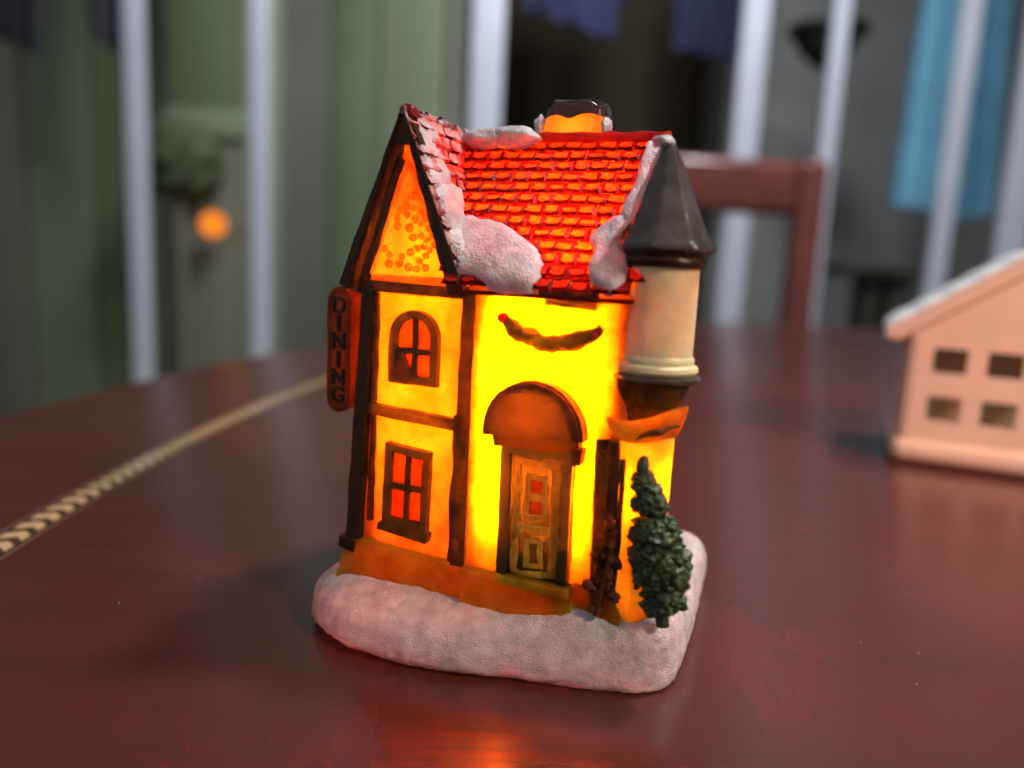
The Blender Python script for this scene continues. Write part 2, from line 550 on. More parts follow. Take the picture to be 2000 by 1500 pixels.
# lamps inside: the toy's diode plus added points that brighten single parts
def inner_lamp(loc, power, rad=.12, col=(1.0, .125, 0.0)):
    ld = bpy.data.lights.new('house_lamp', 'POINT')
    ld.energy = power
    ld.color = col
    ld.shadow_soft_size = rad
    o = bpy.data.objects.new('house_lamp', ld)
    COL.objects.link(o)
    o.parent = H
    o.location = loc
    return o
LED = 3500
inner_lamp((.98, .66, 5.0), LED * 1.30, .25)
inner_lamp((1.02, .66, 3.2), LED * 1.25, .25)
inner_lamp((-1.05, 1.25, 6.35), LED * .11, .15)
inner_lamp((-1.15, 1.20, 3.9), LED * .095, .2)
inner_lamp((2.62, .50, 3.2), LED * .055, .1)  # added lamp that brightens the bow window
inner_lamp((2.40, .36, 5.95), LED * .030, .06)  # added lamp that tints the tower's left side orange
inner_lamp((.9, 1.9, 7.0), LED * .13, .2)
inner_lamp((.68, 2.5, 8.85), LED * .007, .08)  # added lamp that makes the chimney glow
inner_lamp((-1.5, .0, .5), LED * .02, .2)  # added lamp that glows through the base's left front

# --- snowy base
def base():
    out = [(-3.08, .35), (-2.9, -.25), (-2.42, -.72), (-1.65, -1.0), (-.84, -1.04), (0, -.97), (1.1, -.62), (2.4, -.30), (3.10, -.06),
           (3.48, .45), (3.54, 1.6), (3.48, 3.2), (3.42, 4.4), (3.30, 5.0), (2.6, 5.4), (.5, 5.5), (-1.8, 5.5), (-2.9, 5.1), (-3.15, 3.6), (-3.12, 1.8)]
    pts = catmull([Vector((a, b, 0)) for a, b in out], 20)
    n = len(pts)
    nrm = []
    for i in range(n):
        d = (pts[(i + 1) % n] - pts[i - 1]).normalized()
        nrm.append(Vector((-d.y, d.x, 0)))          # inward (outline runs counter-clockwise seen from above)
    P0 = [(.26, 0.0), (.12, .05), (.03, .16), (0, .30), (.0, .45), (.03, .60), (.08, .74), (.15, .86), (.25, .96), (.40, 1.04), (.56, 1.09), (.75, 1.12), (1.0, 1.14), (1.3, 1.15)]
    prof = [(q.x, q.y) for q in catmull([Vector(a) for a in P0], 3, False)]
    vs, fs = [], []
    for j, (d, z) in enumerate(prof):
        for i in range(n):
            fr_ = min(1, max(0, (pts[i].x - .2) / 1.8)) * min(1, max(0, (1.6 - pts[i].y) / 1.2))
            fr_ = max(fr_, .75 * min(1, max(0, (pts[i].x - 2.4) / .8)))
            p = pts[i] + nrm[i] * (d * (1 - .52 * fr_))
            lift = 0.0
            q = Vector((p.x, p.y, z * (.84 + (.30 if pts[i].y < 1.6 else .12) * fr_ ** 2)))
            q += nz(q, 1.1, .06) * (1 if j > 4 else .4) + nz(q, 3.2, .026) + nz(q, 7.0, .014) + nz(q, 12.0, .012)
            # the front left corner lifts a little off the table
            g = math.exp(-((p.x + 2.0) ** 2 + (p.y + .6) ** 2) / 1.1)
            q.z = (max(q.z, 0.004) if j > 3 else z * .8 + .001) + (.075 * max(0, g - .25) if j < 8 else 0)
            vs.append(q)
    for j in range(len(prof) - 1):
        for i in range(n):
            fs.append((j * n + i, j * n + (i + 1) % n, (j + 1) * n + (i + 1) % n, (j + 1) * n + i))
    return mesh('snow_base', vs, fs, M['snow'], H, 70)
base()

# --- shell walls
WX = lambda z: -2.0 - .22 * (1 - (z - 1.0) / 5.0)          # the left corner splays towards the ground
grid('wall', lambda u, v: (-.06 + u * 2.52, .0 + (0 if u < .9 else (u - .9) * 1.5), .9 + v * 5.3), 34, 60, M['wall'], H, jit=.025, jf=1.4)
grid('wall', lambda u, v: ((1 - u) * WX(.9 + v * 5.3) + u * -.06, .15, .9 + v * 5.3), 26, 60, M['baywall'], H, jit=.02, jf=1.6)
grid('wall', lambda u, v: (-.06, .15 - u * .15, .9 + v * 5.3), 2, 30, M['baywall'], H)
grid('wall', lambda u, v: (WX(.9 + v * 5.3), .15 + u * 4.25, .9 + v * 5.3), 24, 30, M['thick'], H, jit=.02)
grid('wall', lambda u, v: (2.46 + .02 * u, .15 + u * 4.25, .9 + v * 5.3), 24, 30, M['thick'], H, jit=.02)
grid('wall', lambda u, v: (-2.15 + u * 4.63, 4.4, .9 + v * 5.3), 24, 30, M['thick'], H, jit=.02)
# gable wall
ring('gable_wall', [(-2.34, 6.0), (-.28, 6.0), (-1.32, 8.6)], [(-1.90, 6.22), (-.62, 6.22), (-1.33, 7.85)], .10, .13, M['baywall'], H, bev=.005, jit=0)

grid('bay_light_baffle', lambda u, v: (-.10, .22 + u * 4.1, .9 + v * 5.3), 6, 8, M['thick'], H)  # unseen sheet added to keep the main lamps off the bay
# unseen nested frames added to dim the glow towards the edges, as thicker resin
def edge_dimmer(x0, x1, y, z0, z1, steps, mat):
    for i, (l, r, b, t) in enumerate(steps):
        ring('edge_dim_ring', rect(x0, z0, x1, z1), rect(x0 + l, z0 + b, x1 - r, z1 - t), y + .06 * i, y + .06 * i + .03, mat, H, bev=.005, jit=.02, jf=2)
edge_dimmer(-.05, 2.44, .09, 1.0, 6.14, [(.20, .36, .60, .12), (.32, .54, .92, .24), (.46, .72, 1.35, .38)], M['edge_dimmer'])
edge_dimmer(-2.05, -.1, .24, 1.0, 6.14, [(.16, .16, .40, .08), (.28, .28, .62, .16)], M['edge_dimmer'])
# --- plinths
plate('plinth', [(-2.56, .60), (.0, .60), (-.02, 1.44), (-.4, 1.47), (-2.28, 1.56), (-2.38, 1.30)], -.04, .2, M['plinth'], H, bev=.07, jit=.025, tilt=lambda p: -.16 * max(0, 1.5 - p.z))
plate('plinth', [(-.02, .55), (1.92, .55), (1.88, 1.50), (-.02, 1.50)], -.16, .05, M['plinth'], H, bev=.06, jit=.03, tilt=lambda p: -.20 * max(0, 1.5 - p.z))
plate('plinth', [(1.88, .60), (2.55, .60), (2.66, 1.20), (2.5, 1.46), (1.86, 1.60)], -.13, .2, M['plinth'], H, bev=.09, jit=.04)
plate('corner_block', [(-2.46, 1.40), (-2.16, 1.34), (-2.14, 1.54), (-2.44, 1.62)], -.10, .3, M['darkbeam'], H, bev=.04)

# --- beams and posts
def bar(name, a, b, w, yf, yb, mat=None, bev=.03, jit=.02, w2=None):
    a, b = Vector(a), Vector(b)
    d = (b - a).normalized()
    n = Vector((-d.y, d.x))
    w2 = w if w2 is None else w2
    return plate(name, [a - n * w / 2, b - n * w2 / 2, b + n * w2 / 2, a + n * w / 2], yf, yb, mat or M['beam'], H, bev=bev, jit=jit)
bar('post', (-2.24, 1.56), (-2.02, 6.02), .26, -.02, .40, M['darkbeam'], w2=.18)
bar('post', (-1.96, 1.9), (-1.90, 5.9), .09, .07, .17, M['beam'], jit=.03)
bar('post', (-.20, 1.45), (-.16, 6.05), .22, -.03, .2, M['beam'])
bar('post', (-.36, 1.45), (-.32, 4.0), .10, .06, .2, M['beam'], jit=.03)
bar('beam', (-2.0, 3.93), (-.2, 3.83), .19, .02, .2)
bar('beam', (-2.1, 6.02), (-.2, 5.98), .17, .0, .2)
bar('post', (2.22, 1.5), (2.16, 3.95), .20, -.06, .1, M['beam'])
bar('post', (2.42, 1.5), (2.36, 3.9), .13, -.04, .3, M['shrub'], jit=.04)
bar('lintel', (1.05, 6.08), (1.92, 6.06), .15, -.16, .05, M['beam'])
bar('lintel', (1.12, 5.94), (1.90, 5.92), .09, -.08, .05, M['beam'])
bar('eave_board', (-.1, 6.12), (1.15, 6.10), .17, -.10, .05, M['plinth'])

# --- gable front
gp = [(-2.02, 6.22), (-1.9, 6.14), (-.62, 6.14), (-.50, 6.24), (-.54, 6.50), (-1.18, 7.82), (-1.33, 8.0), (-1.48, 7.82), (-1.98, 6.52)]
plate('gable_panel', gp, .045, .13, M['baywall'], H, bev=.03, jit=.02)
random.seed(11)
peb = []
def in_gable(x, z):
    return z > 6.3 and abs(x + 1.25) < (7.75 - z) * .42 + .02
tries = 0
while len(peb) < 34 and tries < 6000:
    tries += 1
    x, z = random.uniform(-1.75, -.72), random.uniform(6.32, 7.5)
    r = random.uniform(.055, .085)
    if not in_gable(x, z):
        continue
    if math.hypot(x + 1.52, z - 6.75) < .24 or math.hypot(x + .78, z - 6.45) < .2:
        continue
    if all((x - a) ** 2 + (z - b) ** 2 > (r + c) ** 2 * .85 for a, b, c in peb):
        peb.append((x, z, r))
for i, (x, z, r) in enumerate(peb):
    blob('pebble', (x, .045, z), (r, .045, r * .9), M['pebble'], H, jit=.15, sub=2, seed=i)
# barge boards along the gable edges
A = Vector((-1.36, 8.84))
for s in (-1, 1):
    F = Vector((-2.50, 6.02)) if s < 0 else Vector((-.22, 6.06))
    d = (F - A).normalized()
    n = Vector((-d.y, d.x)) * (1 if s > 0 else -1)
    if n.x * s > 0:
        n = -n
    plate('barge_board', [A, A + n * .0 + d * .02, F, F + n * .17, A + d * .42 + n * .02], -.16, .12, M['darkbeam'], H, bev=.04, jit=.025, back=True)
    A2, F2 = A + d * .38, F + n * .17
    plate('barge_board', [A2 + n * .01, F2 + Vector((0, .0)), F2 + n * .13, A2 + n * .15 + d * .2], -.06, .12, M['beam'] if s < 0 else M['darkbeam'], H, bev=.03, jit=.03)
    if s < 0:
        F3 = F + n * .32
        plate('barge_board', [A2 + n * .14 + d * .35, F3, F3 + n * .09, A2 + n * .24 + d * .4], -.01, .12, M['darkbeam'], H, bev=.025, jit=.03)
plate('barge_peak', [(-1.60, 8.28), (-1.07, 8.28), (-1.32, 8.86), (-1.40, 8.86)], -.10, .1, M['darkbeam'], H, bev=.04)

# --- windows of the bay
def xfid(p):
    return p
def window_arched():
    x0, x1, z0, z1 = -1.60, -.70, 4.43, 5.66
    f = ring('window_frame', arch(x0, z0, x1, z1), arch(x0 + .14, z0 + .15, x1 - .13, z1 - .14), .0, .16, M['frame'], H, bev=.03)
    cx, cz = (x0 + x1) / 2 + .02, 4.98
    plate('mullion', rect(cx - .045, z0 + .1, cx + .045, z1 - .1), .03, .16, M['frame'], f, bev=.02)
    plate('mullion', rect(x0 + .1, cz - .05, x1 - .1, cz + .05), .035, .16, M['frame'], f, bev=.02)
    xa, xb, za, zb = x0 + .13, x1 - .12, z0 + .14, z1 - .13
    r = (xb - xa) / 2
    def q(side):
        pts = []
        for i in range(8):
            a = PI / 2 * i / 7
            pts.append((cx + side * r * math.cos(a) * .98, zb - r + r * math.sin(a)))
        return [(cx, cz), (cx + side * r * .98, cz)] + pts
    plate('pane', q(-1)[::-1], .085, .17, M['pane'], f, bev=.03, jit=.004)
    plate('pane', q(1), .085, .17, M['pane'], f, bev=.03, jit=.004)
    plate('pane', rect(xa, za, cx, cz), .085, .17, M['pane'], f, bev=.03, jit=.004)
    plate('pane', rect(cx, za, xb, cz), .085, .17, M['pane'], f, bev=.03, jit=.004)
    # little bell standing in the lower left pane
    o = plate('bell_ornament', [(-1.50, 4.56), (-1.18, 4.56), (-1.24, 4.72), (-1.33, 4.94), (-1.40, 4.94), (-1.45, 4.74)], -.03, .15, M['frame'], f, bev=.05, jit=.02)
    return f
window_arched()
def window_square():
    o = [(-1.66, 1.94), (-.80, 1.90), (-.78, 3.30), (-1.62, 3.38)]
    i = [(-1.52, 2.08), (-.92, 2.05), (-.90, 3.17), (-1.48, 3.24)]
    f = ring('window_frame', o, i, .0, .16, M['frame'], H, bev=.03)
    plate('mullion', [(-1.255, 2.0), (-1.165, 2.0), (-1.145, 3.25), (-1.235, 3.25)], .03, .16, M['frame'], f, bev=.02)
    plate('mullion', rect(-1.56, 2.58, -.86, 2.69), .035, .16, M['frame'], f, bev=.02)
    for (xa, za, xb, zb) in ((-1.50, 2.68, -1.22, 3.22), (-1.17, 2.68, -.91, 3.19), (-1.52, 2.07, -1.24, 2.60), (-1.18, 2.07, -.91, 2.60)):
        plate('pane', rect(xa, za, xb, zb), .085, .17, M['pane'], f, bev=.045, jit=.008)
    plate('sill', [(-1.72, 1.84), (-.78, 1.74), (-.74, 1.90), (-1.70, 1.97)], -.05, .16, M['frame'], f, bev=.04)
    return f
window_square()

# --- door
def door():
    fr = ring('door_frame', [(.58, 1.50), (1.76, 1.50), (1.74, 3.70), (.56, 3.68)], [(.74, 1.50), (1.60, 1.50), (1.58, 3.56), (.72, 3.54)], -.15, .02, M['doordark'], H, bev=.03)
    leaf = plate('door_leaf', [(.70, 1.52), (1.62, 1.52), (1.60, 3.58), (.70, 3.56)], -.05, .02, M['doordark'], H, bev=.01, jit=.01)
    ring('moulding', [(.79, 1.56), (1.56, 1.60), (1.54, 3.50), (.78, 3.50)], [(.905, 1.64), (1.44, 1.68), (1.42, 3.38), (.90, 3.38)], -.10, -.03, M['gold'], leaf, bev=.03, jit=.035, jf=5)
    ring('moulding', [(.99, 2.52), (1.35, 2.54), (1.34, 3.24), (.99, 3.24)], [(1.06, 2.60), (1.28, 2.62), (1.27, 3.17), (1.06, 3.17)], -.11, -.03, M['gold'], leaf, bev=.022, jit=.012)
    plate('moulding', rect(1.02, 2.83, 1.31, 2.95), -.11, -.03, M['gold'], leaf, bev=.03)
    plate('pane', rect(1.05, 2.93, 1.28, 3.18), -.065, -.03, M['pane'], leaf, bev=.03)
    plate('pane', rect(1.05, 2.59, 1.28, 2.86), -.065, -.03, M['pane'], leaf, bev=.03)
    plate('moulding', rect(.86, 2.30, 1.46, 2.43), -.115, -.03, M['gold'], leaf, bev=.03, jit=.03)
    ring('moulding', [(1.02, 1.72), (1.34, 1.74), (1.32, 2.20), (1.02, 2.20)], [(1.10, 1.80), (1.26, 1.82), (1.25, 2.12), (1.10, 2.12)], -.11, -.03, M['gold'], leaf, bev=.022, jit=.02)
    blob('knob', (.97, -.12, 2.32), (.04, .04, .04), M['gold'], leaf, sub=2)
    # arched hood
    def bulge(p):
        return -.16 * max(0, 1 - ((p.x - 1.07) / .8) ** 2) * max(0, (4.75 - p.z))
    hp = [(.30, 3.86), (1.86, 3.92)]
    for i in range(15):
        a = PI * i / 14
        hp.append((1.08 + .77 * math.cos(a), 3.95 + .78 * math.sin(a)))
    hood = plate('door_hood', hp, -.30, .02, M['hood'], H, bev=.12, jit=.015, tilt=bulge)
    ro, ri = [], []
    for i in range(17):
        a = PI * i / 16
        ro.append((1.09 + .82 * math.cos(a), 3.90 + .86 * math.sin(a)))
        ri.append((1.05 + .66 * math.cos(a), 3.90 + .68 * math.sin(a)))
    plate('hood_rim', ro + ri[::-1], -.24, .02, M['hood'], hood, bev=.05, jit=.012)
    plate('hood_rail', [(.46, 3.66), (1.80, 3.70), (1.84, 3.90), (.42, 3.86)], -.20, .02, M['hood'], hood, bev=.04)
    plate('door_bracket', [(1.74, 3.50), (1.88, 3.54), (1.90, 3.78), (1.72, 3.76)], -.20, .02, M['hood'], hood, bev=.04)
    plate('door_step', [(.52, 1.40), (1.84, 1.40), (1.82, 1.56), (.54, 1.56)], -.24, .02, M['plinth'], H, bev=.05, jit=.03)
door()

# --- garland with berry
gpts = [(0.45, 5.66), (.62, 5.52), (.86, 5.40), (1.12, 5.33), (1.38, 5.33), (1.64, 5.40), (1.88, 5.50), (2.02, 5.62)]
gl = tube('garland', [Vector((p.x, -.04, p.y)) for p in catmull([Vector(q) for q in gpts], 6, False)], lambda t: .07 + .075 * math.sin(PI * min(1, max(0, t))) ** .6, M['garland'], H, seg=12, jit=.07, jf=6)
blob('berry', (.47, -.08, 5.66), (.10, .08, .085), M['berry'], gl, jit=.1, sub=2)
for i, t in enumerate((.25, .5, .74, .92)):
    p = catmull([Vector(q) for q in gpts], 6, False)[int(t * 42)]
    blob('berry', (p.x, -.10, p.y - .01), (.05, .045, .05), M['berry'] if i % 2 else M['garland'], gl, jit=.1, sub=2)

# --- main roof: every tile a piece, butted edge to edge
SL = math.atan(1.111)
EY, EZ = -.25, 6.13
RL = 2.25 / math.cos(SL)
ROWS = 13
TH_, TW_ = RL / ROWS, .30
roof_m = plate('roof', [(-.3, 6.0), (2.46, 6.0), (2.46, 6.06), (-.3, 6.06)], -.22, .05, M['joint'], H, bev=.02, jit=.01)
def tile_mesh(seed, w, h, mats):
    rnd = random.Random(seed)
    jj = lambda a: rnd.uniform(-a, a)
    hw = w / 2
    outer = [(-hw, 0), (0, 0), (hw, 0), (hw, h * .55), (hw, h), (0, h), (-hw, h), (-hw, h * .55)]
    l, r, b, tp = .034 + jj(.018), .034 + jj(.018), .030 + jj(.02), .078 + jj(.03)
    top = [(-hw + l + jj(.02), b + .03 + jj(.015)), (jj(.04), b + jj(.02) - .012), (hw - r + jj(.02), b + .02 + jj(.02)),
           (hw - r - .012 + jj(.012), h * .5), (hw - r + .008 + jj(.01), h - tp + jj(.02)), (jj(.05), h - tp - .012 + jj(.025)), (-hw + l - .005 + jj(.01), h - tp + jj(.02)), (-hw + l + .012 + jj(.012), h * .5)]
    vs = [(x, y, 0) for x, y in outer] + [(x, y, .055 - .028 * (y / h) + jj(.006)) for x, y in top]
    fs = [(i, (i + 1) % 8, 8 + (i + 1) % 8, 8 + i) for i in range(8)] + [tuple(range(8, 16))]
    me = bpy.data.meshes.new('roof_tile')
    me.from_pydata(vs, [], fs)
    for m_ in mats:
        me.materials.append(m_)
    for p in me.polygons:
        p.material_index = 0 if p.index == 8 else 1
        p.use_smooth = False
    return me
TV = [tile_mesh(i, TW_, TH_, (M['tile'], M['joint'])) for i in range(9)]
rx = Matrix.Rotation(SL, 4, 'X')
rj = random.Random(21)
k = 0
for r_ in range(ROWS):
    s0 = r_ * TH_
    y = EY + s0 * math.cos(SL)
    z = EZ + s0 * math.sin(SL)
    xv = -1.35 + (8.8 - z) / 2.39 - .22                 # valley against the gable
    off = (r_ % 2) * .15 + .03 * math.sin(r_ * 2.3)
    c = -1.6 + off
    while c < 2.55:
        if c > xv:
            o = bpy.data.objects.new('roof_tile', TV[(k * 5 + r_) % 9])
            COL.objects.link(o)
            o.parent = roof_m
            o.matrix_basis = Matrix.Translation((c, y, z)) @ rx @ Matrix.Rotation(R(rj.uniform(-3, 3)), 4, 'Z') @ Matrix.Rotation(R(rj.uniform(-4, 4)), 4, 'Y')
            k += 1
        c += TW_
# back slope and far verge (unseen sides, plain sheets of the same roof)
grid('roof_back', lambda u, v: (-2.4 + u * 4.9, 2.0 + v * 2.6, 8.63 - v * 2.6), 20, 12, M['thickred'], roof_m, jit=.02)
mesh('gable_end', [(2.47, -.22, 6.13), (2.47, 4.5, 6.13), (2.47, 2.0, 8.63)], [(0, 1, 2)], M['thick'], H)
# ridge
tube('ridge_cap', [(-.95 + i * .17, 2.0, 8.66 + .012 * math.sin(i * 1.9)) for i in range(21)], .115, M['ridge'], roof_m, seg=12, jit=.02)
blob('ridge_snow_lump', (-.98, 1.93, 8.52), (.16, .14, .16), M['ridge'], roof_m, jit=.3)

# --- gable roof: rough frosted shingles on the right slope
def quad_tile(name, q, nrm, mats, parent, seed, lift=.05):
    rnd = random.Random(seed)
    P = [Vector(p) for p in q]                 # lower left, lower right, upper right, upper left
    c = sum(P, Vector()) / 4
    outer, top = [], []
    mids = [0, .5]
    for i in range(4):
        for m_ in mids:
            outer.append(P[i].lerp(P[(i + 1) % 4], m_))
    for i, p in enumerate(outer):
        kk = .80 + rnd.uniform(-.08, .1)
        low = i in (0, 1, 2)
        top.append(c.lerp(p, kk) + nrm * (lift * (1.15 if low else .35) + rnd.uniform(-.012, .012)))
    vs = outer + top
    fs = [(i, (i + 1) % 8, 8 + (i + 1) % 8, 8 + i) for i in range(8)] + [tuple(range(8, 16))]
    o = mesh(name, vs, fs, mats, parent, smooth=False)
    for p in o.data.polygons:
        p.material_index = 0 if len(p.vertices) == 8 else 1
    return o
gable_roof = plate('gable_roof', [(-1.5, 8.70), (-1.2, 8.70), (-1.32, 8.88), (-1.38, 8.88)], -.06, .2, M['ridge'], H, bev=.02)
nR = Vector((2.39, 0, 1)).normalized()
def gy(z): return -.25 + (z - 6.15) / 1.111
def gx(z): return -1.35 + (8.8 - z) / 2.39
GR = 12
seed = 0
for i in range(GR):
    z0, z1 = 6.05 + 2.73 * i / GR, 6.05 + 2.73 * (i + 1) / GR
    w = max(gy(z1), .05) + .16
    n_ = max(1, int(round(w / .34)))
    for j in range(n_):
        ya0 = -.14 + (max(gy(z0), -.02) + .22) * j / n_
        yb0 = -.14 + (max(gy(z0), -.02) + .22) * (j + 1) / n_
        ya1 = -.14 + (max(gy(z1), 0) + .22) * j / n_
        yb1 = -.14 + (max(gy(z1), 0) + .22) * (j + 1) / n_
        seed += 1
        quad_tile('shingle', [(gx(z0), ya0, z0), (gx(z0), yb0, z0), (gx(z1), yb1, z1), (gx(z1), ya1, z1)], nR, [M['frost'], M['frost'] if seed % 3 else M['joint']], gable_roof, seed)
grid('left_slope', lambda u, v: (-1.36 - v * 1.14, -.12 + u * 4.4, 8.80 - v * 2.73), 20, 14, M['thickred'], gable_roof, jit=.03, jf=3)
grid('right_slope_back', lambda u, v: (-1.34 + v * 1.14, 2.0 + u * 2.3, 8.78 - v * 2.73), 12, 12, M['thickred'], gable_roof, jit=.02)
tube('gable_ridge', [(-1.36, -.14 + i * .18, 8.80 + .015 * math.sin(i * 2.1)) for i in range(14)], .075, M['frost'], gable_roof, seg=10, jit=.03)

# --- snow lying on the roof
def roof_z(x, y):
    return max(EZ + 1.111 * (y - EY), 8.8 - 2.39 * (x + 1.35) if x > -1.35 else 8.8 - 2.39 * (-1.35 - x))
def snow_patch(name, outline, h, parent, lift=.05, rings=9, seed=0.0):
    pts = catmull([Vector(p) for p in outline], 5)
    c = sum(pts, Vector((0, 0))) / len(pts)
    n = len(pts)
    vs, fs = [], []
    for j in range(rings + 1):
        t = j / rings
        for p in pts:
            q = c.lerp(p, t)
            ww = 1 + .05 * noise.noise(Vector((q.x * 6, q.y * 6, seed)))
            q = c + (q - c) * ww
            zz = roof_z(q.x, q.y)
            gab = zz > EZ + 1.111 * (q.y - EY) + 1e-4
            nr = nR if gab else Vector((0, -.743, .669))
            hh = lift + h * (1 - t ** 3) ** .6 if j < rings else -.05
            P = Vector((q.x, q.y, zz)) + nr * hh
            vs.append(P + nz(P, 2.5, .05, seed) * (1 if j < rings else .3) + nz(P, 7, .02, seed))
    for j in range(rings):
        for i in range(n):
            fs.append((j * n + i, j * n + (i + 1) % n, (j + 1) * n + (i + 1) % n, (j + 1) * n + i))
    return mesh(name, vs, fs, M['snowroof'], parent, 75)
snow_patch('snow_patch', [(-0.62, .05), (-0.7, .68), (-0.36, .72), (0.13, .62), (0.56, .45), (0.96, .22), (1.08, -.02), (1.0, -.26), (0.65, -.30), (0.29, -.27), (-0.1, -.14), (-0.42, -.1)], .13, roof_m, seed=1)
snow_patch('snow_patch', [(1.99, .80), (1.84, .69), (1.65, .53), (1.62, .39), (1.76, .25), (1.80, -.09), (2.0, -.22), (2.3, -.2), (2.35, .23), (2.3, .62)], .10, roof_m, seed=3)
snow_patch('snow_patch', [(2.22, 1.96), (2.10, 1.92), (2.07, 1.59), (2.05, 1.11), (1.98, .70), (2.25, .55), (2.36, .96), (2.4, 1.42), (2.4, 1.85)], .10, roof_m, seed=5)
snow_patch('snow_patch', [(-1.29, .02), (-1.31, .5), (-1.24, .75), (-1.16, .5), (-1.17, .1)], .02, gable_roof, lift=.04, seed=7)
snow_patch('snow_patch', [(-.86, .02), (-.90, .45), (-.88, .95), (-.78, .92), (-.70, .70), (-.58, .50), (-.52, .10), (-.70, -.02)], .04, gable_roof, lift=.05, seed=11)
snow_patch('snow_patch', [(-1.22, .0), (-1.24, .40), (-1.10, .62), (-.96, .72), (-.86, .55), (-.84, .02), (-1.0, -.02)], .02, gable_roof, lift=.04, seed=13)
def ridge_snow():
    bm = bmesh.new()
    for i, (x, z, rx_, rz_) in enumerate([(-.78, 8.66, .48, .19), (-.30, 8.67, .52, .20)]):
        blob_bm(bm, (x, 1.90, z), (rx_, .27, rz_), .16, 1.6, 4, i * 3.1)
    return finish('ridge_snow', bm, M['snowroof'], roof_m, 80)
ridge_snow()

# --- chimney
def chimney():
    ch = grid('chimney', lambda u, v: (.68 + (.69 - .16 * v) * sq(u)[0], 2.5 + (.42 - .08 * v) * sq(u)[1], 8.20 + v * .92), 48, 14, M['chimney'], H, jit=.04, jf=2.2, closed_u=True)
    grid('chimney_cap', lambda u, v: (.70 + capr(v) * .50 * sq(u)[0], 2.48 + capr(v) * .38 * sq(u)[1], 9.06 + .22 * v + .03 * math.sin(u * 40)), 48, 8, M['black'], ch, jit=.05, jf=3, closed_u=True)
    box('cap_slab', (.26, 2.20, 9.22), (1.14, 2.80, 9.36), M['black'], ch, bev=.05, jit=.04, jf=3)
    blob('chimney_snow', (.06, 2.30, 8.92), (.10, .2, .20), M['snowroof'], ch, jit=.3, seed=4)
    blob('chimney_snow', (1.28, 2.25, 8.86), (.09, .2, .20), M['snowroof'], ch, jit=.3, seed=9)
def sq(u):
    a = 2 * PI * u
    c, s = math.cos(a), math.sin(a)
    p = 5.0
    r = (abs(c) ** p + abs(s) ** p) ** (-1 / p)
    return (r * c, r * s)
def capr(v):
    return 1.06 - .02 * v if v < .9 else .95
chimney()

